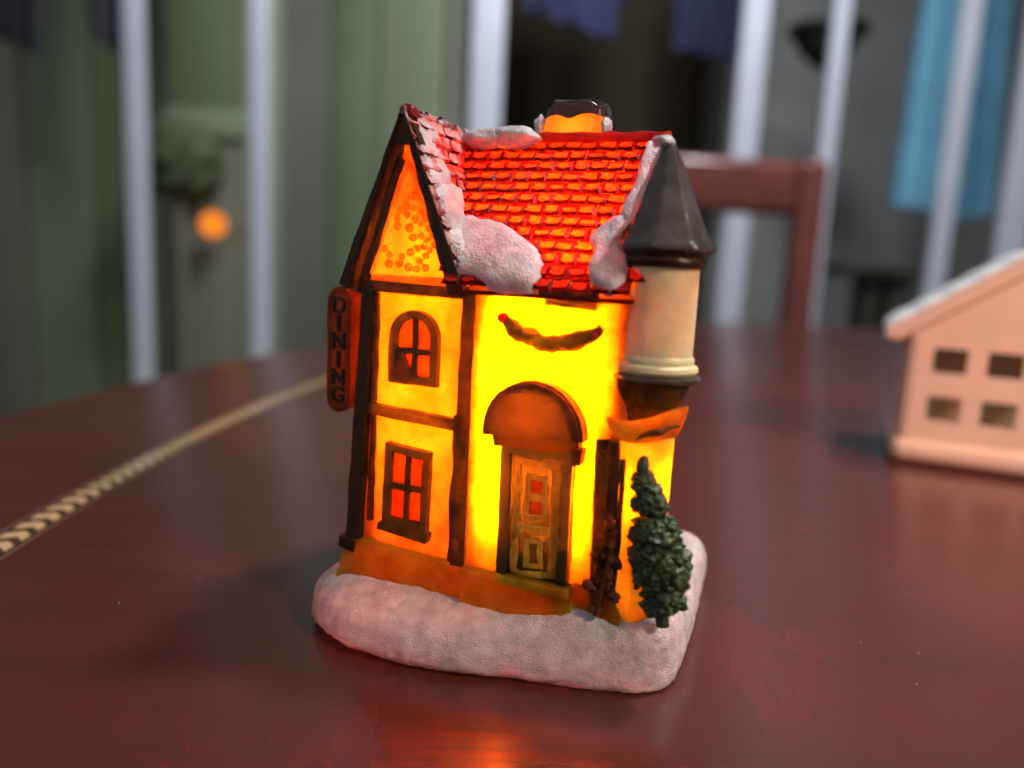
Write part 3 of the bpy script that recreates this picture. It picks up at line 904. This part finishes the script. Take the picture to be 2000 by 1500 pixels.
# --- corner tower
TX, TY = 2.77, .45
def tower():
    tw_ = lathe('tower', [(.50, 5.0), (.54, 5.06), (.535, 5.3), (.53, 6.0), (.53, 6.62)], TX, TY, M['tower'], H, jit=.012)
    lathe('ring_moulding', [(.50, 4.98), (.60, 4.99), (.64, 5.04), (.63, 5.10), (.565, 5.14), (.575, 5.20), (.55, 5.25), (.50, 5.26)], TX, TY, M['tower'], tw_, jit=.012)
    lathe('ring_moulding', [(.40, 4.84), (.62, 4.86), (.69, 4.91), (.69, 4.95), (.60, 4.985), (.5, 4.99)], TX, TY, M['cone'], tw_, jit=.02)
    lathe('bracket', [(.30, 4.02), (.34, 4.18), (.42, 4.40), (.50, 4.58), (.57, 4.74), (.58, 4.86), (.5, 4.87)], TX - .05, TY, M['beam'], tw_, jit=.02)
    lathe('eave_moulding', [(.45, 6.55), (.58, 6.56), (.62, 6.64), (.60, 6.70), (.64, 6.74), (.66, 6.82), (.5, 6.84)], TX, TY, M['darkbeam'], tw_, jit=.02)
    def pris(a, z):
        s = 8
        kk = (a % (2 * PI / s)) - PI / s
        return 1.0 / math.cos(kk) * .955
    prof = [(.60, 6.80), (.71, 6.78), (.735, 6.82), (.70, 6.89), (.62, 7.0), (.535, 7.2), (.43, 7.48), (.32, 7.78), (.21, 8.06), (.13, 8.25), (.09, 8.33), (.03, 8.36)]
    cn = lathe('cone_roof', prof, TX, TY, M['cone'], tw_, seg=64, jit=.03, jf=2.0, mod=pris, angle=60,
               fn=lambda p, a: (p.x - .045 * (p.z - 6.8), p.y + .08 * (p.z - 6.8), p.z), phase=.25)
    blob('tower_snow', (TX - .17, TY + .08, 8.36), (.16, .14, .09), M['snowroof'], cn, jit=.3, seed=2)
    # snow creeping up the left flank of the cone
    def flank(u, v):
        z = 6.95 + v * 1.36
        r = .66 - .60 * v ** .8 + .05
        a = PI * (1.05 + .16 * (u - .5) * (1.2 + v) + .0)
        bulge_ = .05 * math.sin(PI * u)
        return (TX - .045 * (z - 6.8) + (r + bulge_) * math.cos(a), TY + .08 * (z - 6.8) + (r + bulge_) * math.sin(a), z)
    grid('tower_snow', flank, 10, 26, M['snowroof'], cn, jit=.06, jf=3)
    # bow window below
    bw = lathe('bow_wall', [(.50, 1.1), (.50, 1.6), (.47, 2.4), (.47, 3.4), (.48, 3.98)], TX - .10, TY, M['wall'], H, jit=.02, caps=False)
    for a in (-2.5, -1.95, -1.2):
        cx, cy_ = TX - .10 + .475 * math.cos(a), TY + .475 * math.sin(a)
        tube('bow_mullion', [(cx, cy_, 1.7 + i * .22) for i in range(10)], .045, M['frame'], bw, seg=8, jit=.02)
    def flare(p, a):
        up = .26 * max(0, math.cos(a + .35)) ** 2
        return (p.x, p.y, p.z + up * ((math.hypot(p.x - TX + .1, p.y - TY) - .40) / .25))
    lathe('bow_awning', [(.46, 3.97), (.50, 3.95), (.56, 4.02), (.62, 4.13), (.66, 4.25), (.655, 4.30), (.60, 4.30), (.52, 4.24), (.42, 4.22), (.28, 4.22)], TX - .10, TY, M['awning'], bw, jit=.025, fn=flare, jf=4, caps=False)
    def mark(u, v):
        a = -1.55 + 1.15 * u
        r = .60 + .03 * math.sin(PI * v) + .03 * v
        up = .26 * max(0, math.cos(a + .35)) ** 2 * ((r - .40) / .25)
        w = .02 + .15 * math.sin(PI * u) ** .7
        return (TX - .10 + r * math.cos(a), TY + r * math.sin(a), 4.02 + .06 * u + w * .7 * v + up * .6)
    grid('awning_mark', mark, 18, 5, M['beam'], bw, jit=.04, jf=5)
tower()

# --- right flank: corner post, sill beam and a window, as on the front
def flank_xf(p):
    return (2.49 - p.y, p.x, p.z)
plate('post', rect(4.1, 1.0, 4.38, 6.1), -.07, .03, M['darkbeam'], H, xf=flank_xf)
plate('beam', rect(1.2, 3.75, 4.15, 3.93), -.06, .03, M['beam'], H, xf=flank_xf)
plate('beam', rect(.9, 5.94, 4.3, 6.12), -.08, .03, M['beam'], H, xf=flank_xf)
plate('plinth', rect(.9, .6, 4.4, 1.4), -.12, .03, M['plinth'], H, bev=.06, jit=.03, xf=flank_xf)
for z0 in (1.95, 4.35):
    fw = ring('window_frame', rect(2.15, z0, 3.15, z0 + 1.25), rect(2.29, z0 + .14, 3.01, z0 + 1.11), -.12, .03, M['frame'], H, bev=.03, xf=flank_xf)
    plate('mullion', rect(2.60, z0 + .1, 2.70, z0 + 1.15), -.10, .03, M['frame'], fw, bev=.02, xf=flank_xf)
    plate('mullion', rect(2.25, z0 + .58, 3.05, z0 + .68), -.095, .03, M['frame'], fw, bev=.02, xf=flank_xf)
    for (ya, za) in ((2.28, z0 + .13), (2.69, z0 + .13), (2.28, z0 + .67), (2.69, z0 + .67)):
        plate('pane', rect(ya, za, ya + .33, za + .46), -.05, .02, M['pane'], fw, bev=.03, jit=.006, xf=flank_xf)

# --- hanging sign
def sign():
    pts = []
    x0, x1, z0, z1 = -2.98, -2.50, 3.74, 5.96
    r = .24
    for i in range(13):
        a = PI * i / 12
        pts.append((x1 - r + r * math.cos(a), z1 - r * 1.1 + r * 1.1 * math.sin(a)))
    for i in range(13):
        a = PI + PI * i / 12
        pts.append((x0 + r + r * math.cos(a), z0 + r * 1.1 + r * 1.1 * math.sin(a)))
    sg = plate('sign_board', pts, .24, .62, M['sign'], H, bev=.05, jit=.02, back=True, step=.2)
    ro = [((p[0] + 2.74) * .90 - 2.74, (p[1] - 4.85) * .955 + 4.85) for p in pts]
    ri = [((p[0] + 2.74) * .78 - 2.74, (p[1] - 4.85) * .92 + 4.85) for p in pts]
    ring('sign_rim', ro, ri, .215, .27, M['sign'], sg, bev=.012, jit=.01, step=.5)
    zc = 5.62
    for ch in 'DINING':
        cu = bpy.data.curves.new('letter', 'FONT')
        cu.body = ch
        cu.size = .40
        cu.align_x = 'CENTER'
        cu.align_y = 'CENTER'
        cu.extrude = .02
        cu.offset = .006
        tmp = bpy.data.objects.new('letter_tmp', cu)
        COL.objects.link(tmp)
        bpy.context.view_layer.update()
        me = bpy.data.meshes.new_from_object(tmp.evaluated_get(bpy.context.evaluated_depsgraph_get()))
        bpy.data.objects.remove(tmp)
        me.materials.clear()
        me.materials.append(M['letter'])
        o = bpy.data.objects.new('letter', me)
        COL.objects.link(o)
        o.parent = sg
        o.location = (-2.735, .215, zc)
        o.rotation_euler = (R(90), 0, 0)
        zc -= .315
    tube('sign_bracket', [(-2.05, .45, 6.30), (-2.3, .45, 6.30), (-2.52, .44, 6.22), (-2.66, .43, 6.05), (-2.72, .43, 5.9)], .065, M['sign'], sg, seg=10, jit=.03)
    blob('bracket_knob', (-2.52, .40, 6.28), (.10, .10, .12), M['sign'], sg, jit=.2, sub=2)
    tube('sign_bracket', [(-2.05, .45, 3.95), (-2.3, .45, 3.95), (-2.52, .44, 3.98)], .07, M['sign'], sg, seg=10, jit=.02)
sign()

# --- moulded fir tree and shrub in front of the tower
def tree():
    tr = tube('fir_tree', [Vector((3.28, .0, 1.20)).lerp(Vector((2.82, -.05, 3.5)), i / 10) for i in range(11)], lambda t: .11 - .06 * t, M['tree'], H, seg=10, jit=.02)
    rnd = random.Random(5)
    lv = [(3.27, 1.62, .24, 4), (3.24, 1.88, .30, 4), (3.19, 2.14, .37, 5), (3.12, 2.38, .36, 5), (3.05, 2.60, .33, 5), (3.01, 2.84, .30, 4), (2.94, 3.10, .25, 4), (2.87, 3.32, .20, 3), (2.83, 3.48, .15, 3)]
    for li, (x, z, r, n_) in enumerate(lv):
        for i in range(n_):
            a = 2 * PI * (i + .37 * li) / n_ + rnd.uniform(-.3, .3)
            d = r * rnd.uniform(.32, .52)
            rr = r * rnd.uniform(.62, .90)
            blob('branch_clump', (x + d * math.cos(a), -.04 + d * .8 * math.sin(a), z - .05 + rnd.uniform(-.06, .06)), (rr, rr * .9, rr * .85), M['tree'], tr, jit=.5, jf=2.6, sub=4, seed=li * 7 + i)
    blob('tree_tip', (2.80, -.05, 3.60), (.105, .10, .20), M['tree'], tr, jit=.2, sub=2)
    sh = tube('shrub', [(2.30, -.22, 1.25), (2.34, -.24, 1.6), (2.42, -.22, 2.0), (2.46, -.2, 2.5)], lambda t: .07 - .03 * t, M['shrub'], H, seg=8, jit=.03)
    for i in range(34):
        z = 1.32 + rnd.random() ** 1.3 * 1.5
        w = .22 * (1.25 - (z - 1.3) / 1.9)
        r = rnd.uniform(.04, .085)
        blob('twig_clump', (2.38 + rnd.uniform(-w, w), -.20 + rnd.uniform(-.06, .04), z), (r, r * .7, r * rnd.uniform(.8, 1.5)), M['shrub'], sh, jit=.9, jf=2.5, sub=2, seed=i)
tree()

# ------------------------------------------------------------------ ceramic tealight house at the right
def ceramic_house():
    t = thing('ceramic_house', 'pale peach ceramic tealight house with cut-out square windows, cropped by the frame', 'ceramic house', (14.23, 26.85, 0), R(-25))
    Wd, D, T = 7.4, 5.2, .20
    ev, ap = 4.75, 7.35
    xs = [.12, .82, 1.88, 2.48, 3.56, 4.02, 5.08, 5.68, 6.74, Wd - .12]
    zs = [.7, 1.66, 2.54, 3.40, 4.28, 4.75]
    holes = {(1, 1), (3, 1), (5, 1), (7, 1), (1, 3), (3, 3), (5, 3), (7, 3)}
    def facade(y0, y1):
        bm = bmesh.new()
        V = {}
        def vt(i, k, y):
            if (i, k, y) not in V:
                V[(i, k, y)] = bm.verts.new((xs[i], y, zs[k]))
            return V[(i, k, y)]
        for i in range(len(xs) - 1):
            for k in range(len(zs) - 1):
                if (i, k) in holes:
                    for (a, b) in (((i, k), (i + 1, k)), ((i + 1, k), (i + 1, k + 1)), ((i + 1, k + 1), (i, k + 1)), ((i, k + 1), (i, k))):
                        bm.faces.new((vt(*a, y0), vt(*b, y0), vt(*b, y1), vt(*a, y1)))
                else:
                    for y in (y0, y1):
                        bm.faces.new((vt(i, k, y), vt(i + 1, k, y), vt(i + 1, k + 1, y), vt(i, k + 1, y)))
        # gable top
        for y in (y0, y1):
            top = [vt(i, len(zs) - 1, y) for i in range(len(xs))]
            bm.faces.new(top + [bm.verts.new((Wd / 2, y, ap))])
        es = [e for e in bm.edges if len(e.link_faces) == 2 and e.calc_face_angle(0) > .8 and abs(e.verts[0].co.y - y0) < 1e-5 and abs(e.verts[1].co.y - y0) < 1e-5]
        bmesh.ops.bevel(bm, geom=es, offset=.03, segments=3, affect='EDGES')
        return finish('facade', bm, M['ceramic'], t, 40)
    facade(0.0, T)
    box('side_wall', (0, .0, .6), (.45, D, ev), M['ceramic'], t, bev=.18, seg=4)
    box('side_wall', (Wd - .45, .0, .6), (Wd, D, ev), M['ceramic'], t, bev=.18, seg=4)
    box('rear_wall', (.2, D - T, .6), (Wd - .2, D, ev), M['ceramic'], t, bev=.05)
    mesh('rear_gable', [(.1, D - .1, ev), (Wd - .1, D - .1, ev), (Wd / 2, D - .1, ap)], [(0, 1, 2)], M['ceramic'], t)
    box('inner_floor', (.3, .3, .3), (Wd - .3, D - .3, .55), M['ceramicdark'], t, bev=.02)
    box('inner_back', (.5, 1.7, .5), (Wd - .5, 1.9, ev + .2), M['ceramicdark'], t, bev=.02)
    # rounded foot
    bm = bmesh.new()
    bmesh.ops.create_cube(bm, size=1)
    lo, hi = (-.22, -.22, 0), (Wd + .22, D + .22, .95)
    for v in bm.verts:
        v.co = Vector([lo[k] if v.co[k] < 0 else hi[k] for k in range(3)])
    bmesh.ops.bevel(bm, geom=list(bm.edges), offset=.40, segments=7, affect='EDGES', profile=.5)
    finish('foot', bm, M['ceramic'], t, 60)
    # thick roof slabs with rounded, slightly scalloped edges
    for s in (1, -1):
        cx = Wd / 2
        a = math.atan2(ap - ev, Wd / 2)
        d = Vector((-s * math.cos(a), 0, -math.sin(a)))
        n = Vector((-s * math.sin(a), 0, math.cos(a)))
        L = (Wd / 2) / math.cos(a) + .75
        apx = Vector((cx, 0, ap))
        for hc, ht, mat_, yo in ((.20, .34, M['ceramic'], .34), (.53, .10, M['ceramicwhite'], .30)):  # white upper layer paints in the ceiling light on the roof top
            prof = []
            for i in range(20):
                th = 2 * PI * i / 20
                prof.append((hc + ht * math.copysign(abs(math.sin(th)) ** .7, math.sin(th)), math.cos(th)))
            vs, fs = [], []
            nl = 46
            for j in range(nl + 1):
                u = j / nl * L
                endk = min(1, math.sqrt(max(0, 1 - max(0, (u - L + .38) / .38) ** 2)) + .02)
                sc = (.0 if hc < .3 else .05) * abs(math.sin(u * 3.1))
                for h, yy in prof:
                    hh = hc + (h - hc) * endk + (sc if h > hc else 0) - (0 if hc < .3 else .30 * (1 - endk))
                    cyy = (D / 2) + (D / 2 + yo) * (math.copysign(abs(yy) ** .22, yy))
                    vs.append(apx + d * u + n * hh + Vector((0, cyy, 0)))
            m_ = len(prof)
            for j in range(nl):
                for i in range(m_):
                    fs.append((j * m_ + i, j * m_ + (i + 1) % m_, (j + 1) * m_ + (i + 1) % m_, (j + 1) * m_ + i))
            fs.append(tuple(range(m_)))
            fs.append(tuple(range(nl * m_, nl * m_ + m_))[::-1])
            mesh('roof_slab' if hc < .3 else 'roof_lit_top', vs, fs, mat_, t, 60)
    return t
ceramic_house()

# ------------------------------------------------------------------ chair behind the table
def chair():
    t = thing('wooden_chair', 'reddish brown wooden chair with a flat top rail behind the table', 'chair', (31.6, 112, -76), R(3))
    for s in (-1, 1):
        x = s * 10.4 + (.0 if s > 0 else -9)
        box('back_post', (x - 2.1, -2, 0), (x + 2.1, 2, 99.3), M['chair'], t, bev=1.1, seg=4)
    box('top_rail', (-19.2, -1.5, 91.3), (8.6, 1.5, 99.1), M['chair'], t, bev=1.3, seg=5)
    box('lower_rail', (-19.2, -1.1, 61), (8.6, 1.1, 65), M['chair'], t, bev=.6)
    box('seat', (-22, 1, 43), (13, 38, 47), M['chair'], t, bev=1.2, seg=3)
    for x in (-19.4, 10.4):
        box('leg', (x - 1.8, 33, 0), (x + 1.8, 36.6, 43.2), M['chair'], t, bev=.5)
    t.rotation_euler = (0, 0, R(3))
chair()

# ------------------------------------------------------------------ white posts of the railing
POSTS = [(-75.2, 3.8, 150, 'leftmost white post, ending at the table edge'),
         (-51.3, 3.8, 150, 'second white post from the left, right of the small orange light'),
         (-7.9, 6.2, 150, 'broad white post rising behind the snowy roof ridge'),
         (42.4, 5.0, 150, 'white post standing behind the chair top rail'),
         (58.4, 3.1, 150, 'thin white post right of the chair, crossing the dark lampshade'),
         (82.6, 3.6, 150, 'thin white post in front of the light blue towel'),
         (96.5, 6.0, 150, 'rightmost white post, rising behind the ceramic house roof')]
for i, (x, w, y, lab) in enumerate(POSTS):
    o = box('white_post', (-w / 2, -1.3, 0), (w / 2, 1.3, 260), M['post'], None, bev=.7, seg=3)
    o.location = (x, y, -76)
    tag(o, lab, 'post', 'white railing posts')

# ------------------------------------------------------------------ background
fl = mesh('floor', [(-500, -150, -76.2), (500, -150, -76.2), (500, 420, -76.2), (-500, 420, -76.2)], [(0, 1, 2, 3)], M['floor'])
structure(fl)
gw = box('wall_left', (-420, 236, -76), (-20, 240, 260), GREENS[3], None, bev=0)
structure(gw)
random.seed(3)
x, i = -270.0, 0
seq = [0, 3, 2, 0, 4, 1, 3, 2, 5, 4, 3, 1, 0, 2, 3]
while x < -22:
    w = (14, 20, 17, 24, 12, 19)[i % 6]
    w = min(w, -20 - x)
    o = box('board', (x, 232.5, -76), (x + w - .6, 236, 258), GREENS[seq[i % len(seq)]], gw, bev=.4)
    x += w
    i += 1
cw = box('wall_centre', (-20, 262, -76), (62, 266, 260), M['brownpanel'], None, bev=0)
structure(cw)
for x in (-19, -2, 15, 32, 48):
    box('board', (x, 260, -76), (x + 12, 262, 258), M['brownpanel'], cw, bev=.4)
for x, c in ((17.5, 5), (37, 5)):
    box('batten', (x, 257, -76), (x + 4.5, 260, 44), GREENS[5], cw, bev=.4)
rw = box('wall_right', (62, 232, -76), (420, 240, 260), M['greypanel'], None, bev=0)
structure(rw)
box('partition_edge', (-23, 232, -76), (-19.5, 266, 258), GREENS[1], gw, bev=.3)
box('partition_edge', (59, 231, -76), (62.4, 266, 258), M['greypanel'], rw, bev=.3)

def cloth(name, outline_top, outline_bot, y, mat, label, waves=5, amp=1.6, thick=.5, ph=0.0, nv=24, group='clothes on the line'):
    (xt0, zt0), (xt1, zt1) = outline_top
    (xb0, zb0), (xb1, zb1) = outline_bot
    nu = 40
    vs, fs = [], []
    for side in (0, 1):
        for j in range(nv + 1):
            v = j / nv
            for i in range(nu + 1):
                u = i / nu
                a = Vector((xt0 + (xt1 - xt0) * u, 0, zt0 + (zt1 - zt0) * u))
                b = Vector((xb0 + (xb1 - xb0) * u, 0, zb0 + (zb1 - zb0) * u))
                p = a.lerp(b, v)
                p.y = y + amp * math.sin(u * waves * 2 * PI + ph) * (.5 + .5 * v) + side * thick + .4 * noise.noise(p * .1)
                vs.append(p)
    w = nu + 1
    off = w * (nv + 1)
    for j in range(nv):
        for i in range(nu):
            a = j * w + i
            fs.append((a, a + 1, a + 1 + w, a + w))
            fs.append((off + a, off + a + w, off + a + 1 + w, off + a + 1))
    for i in range(nu):
        fs.append((i, off + i, off + i + 1, i + 1))
        a = nv * w + i
        fs.append((a, a + 1, off + a + 1, off + a))
    for j in range(nv):
        a = j * w
        fs.append((a, a + w, off + a + w, off + a))
        a = j * w + nu
        fs.append((a, off + a, off + a + w, a + w))
    o = mesh(name, vs, fs, mat, None, 80)
    return tag(o, label, 'cloth', group)
cloth('hanging_cloth', ((-4, 120), (24, 120)), ((-1.5, 66.5), (21, 60.5)), 190, M['navy'], 'navy blue cloth hanging above the chimney', 3, 1.2)
cloth('hanging_cloth', ((34, 120), (56, 120)), ((35.5, 60), (53, 58)), 192, M['navy'], 'navy blue cloth hanging beside the post behind the chair', 3, 2.0, ph=1)
cloth('hanging_towel', ((93, 120), (103, 120)), ((90.5, 25.4), (105.5, 24.0)), 188, M['blue'], 'light blue towel, its left half, hanging behind the thin white post', 2, 1.2)
cloth('hanging_towel', ((102, 120), (113, 120)), ((106, 22.5), (117.5, 24.5)), 189.5, M['blue'], 'light blue towel, its folded right half, nearest the rightmost post', 2, 1.8, ph=2)
cloth('hanging_cloth', ((-150, 120), (-108, 120)), ((-134, 56), (-118, 50)), 190, M['charcoal'], 'charcoal cloth hanging in the top left corner', 3, 2.0)
cloth('hanging_cloth', ((-112, 120), (-94, 120)), ((-107, 56), (-97.5, 50)), 192, M['charcoal'], 'dark charcoal cloth hanging beside the leftmost white post', 2, 1.5, ph=1.3)

shade = lathe('pendant_lampshade', [(9.6, 0), (9.2, 1.2), (6.5, -4), (3, -7.6), (.8, -8.6)], 0, 0, M['lampshade'], None, seg=32, jit=0)
shade.location = (72, 192, 65.3)
tag(shade, 'dark cone shape hanging behind the thin white post', 'lampshade')
st = thing('side_bench', 'dark narrow bench against the grey wall right of the chair', 'bench', (91, 192, -76))
box('bench_top', (-11.5, -7, 83.5), (11.5, 7, 86.5), M['bench'], st, bev=.8)
for x in (-2.2, 4.8):
    box('leg', (x - 2.2, -4, 0), (x + 2.2, 4, 83.6), M['bench'], st, bev=.5)

fp = thing('window_panel', 'dark green panel with a pale sill between the two left posts', 'panel', (-83, 205, -76))
box('panel_leaf', (-11.5, 0, 118), (8, 2, 230), GREENS[5], fp, bev=.4)
box('panel_leaf', (-11.5, 0, 4), (8, 2, 110.5), GREENS[3], fp, bev=.4)
box('sill', (-12, -2.0, 111), (13, 3, 118.5), GREENS[2], fp, bev=.8)
box('jamb', (8.2, -1, 20), (18.5, 3, 230), GREENS[4], fp, bev=.6)
def bush():
    t = thing('round_bush', 'dark green rounded bush under the pale sill', 'bush', (-89.5, 200, -76))
    tube('stem', [(0, 0, 0), (.5, 0, 40), (0, 0, 96)], 1.2, GREENS[3], t, seg=8)
    bm = bmesh.new()
    rnd = random.Random(2)
    for i in range(90):
        d = Vector((rnd.gauss(0, 1), rnd.gauss(0, 1), rnd.gauss(0, 1))).normalized() * rnd.uniform(4, 9.5)
        blob_bm(bm, Vector((0, 0, 105)) + Vector((d.x, d.y * .8, d.z * .85)), rnd.uniform(3.0, 4.2), .2, 2, 2, i)
    finish('crown', bm, M['bush'], t, 80)
bush()
al = thing('amber_light', 'small round orange light between the two left posts', 'light', (-79.6, 198, -76))
blob('bulb', (0, -1.2, 88.6), (3.1, 3.1, 3.1), M['amber'], al, jit=0, sub=3)
tube('stalk', [(0, .6, 88.6), (3.5, 3, 88.6), (7.5, 6.5, 88.6)], .4, GREENS[3], al, seg=8)
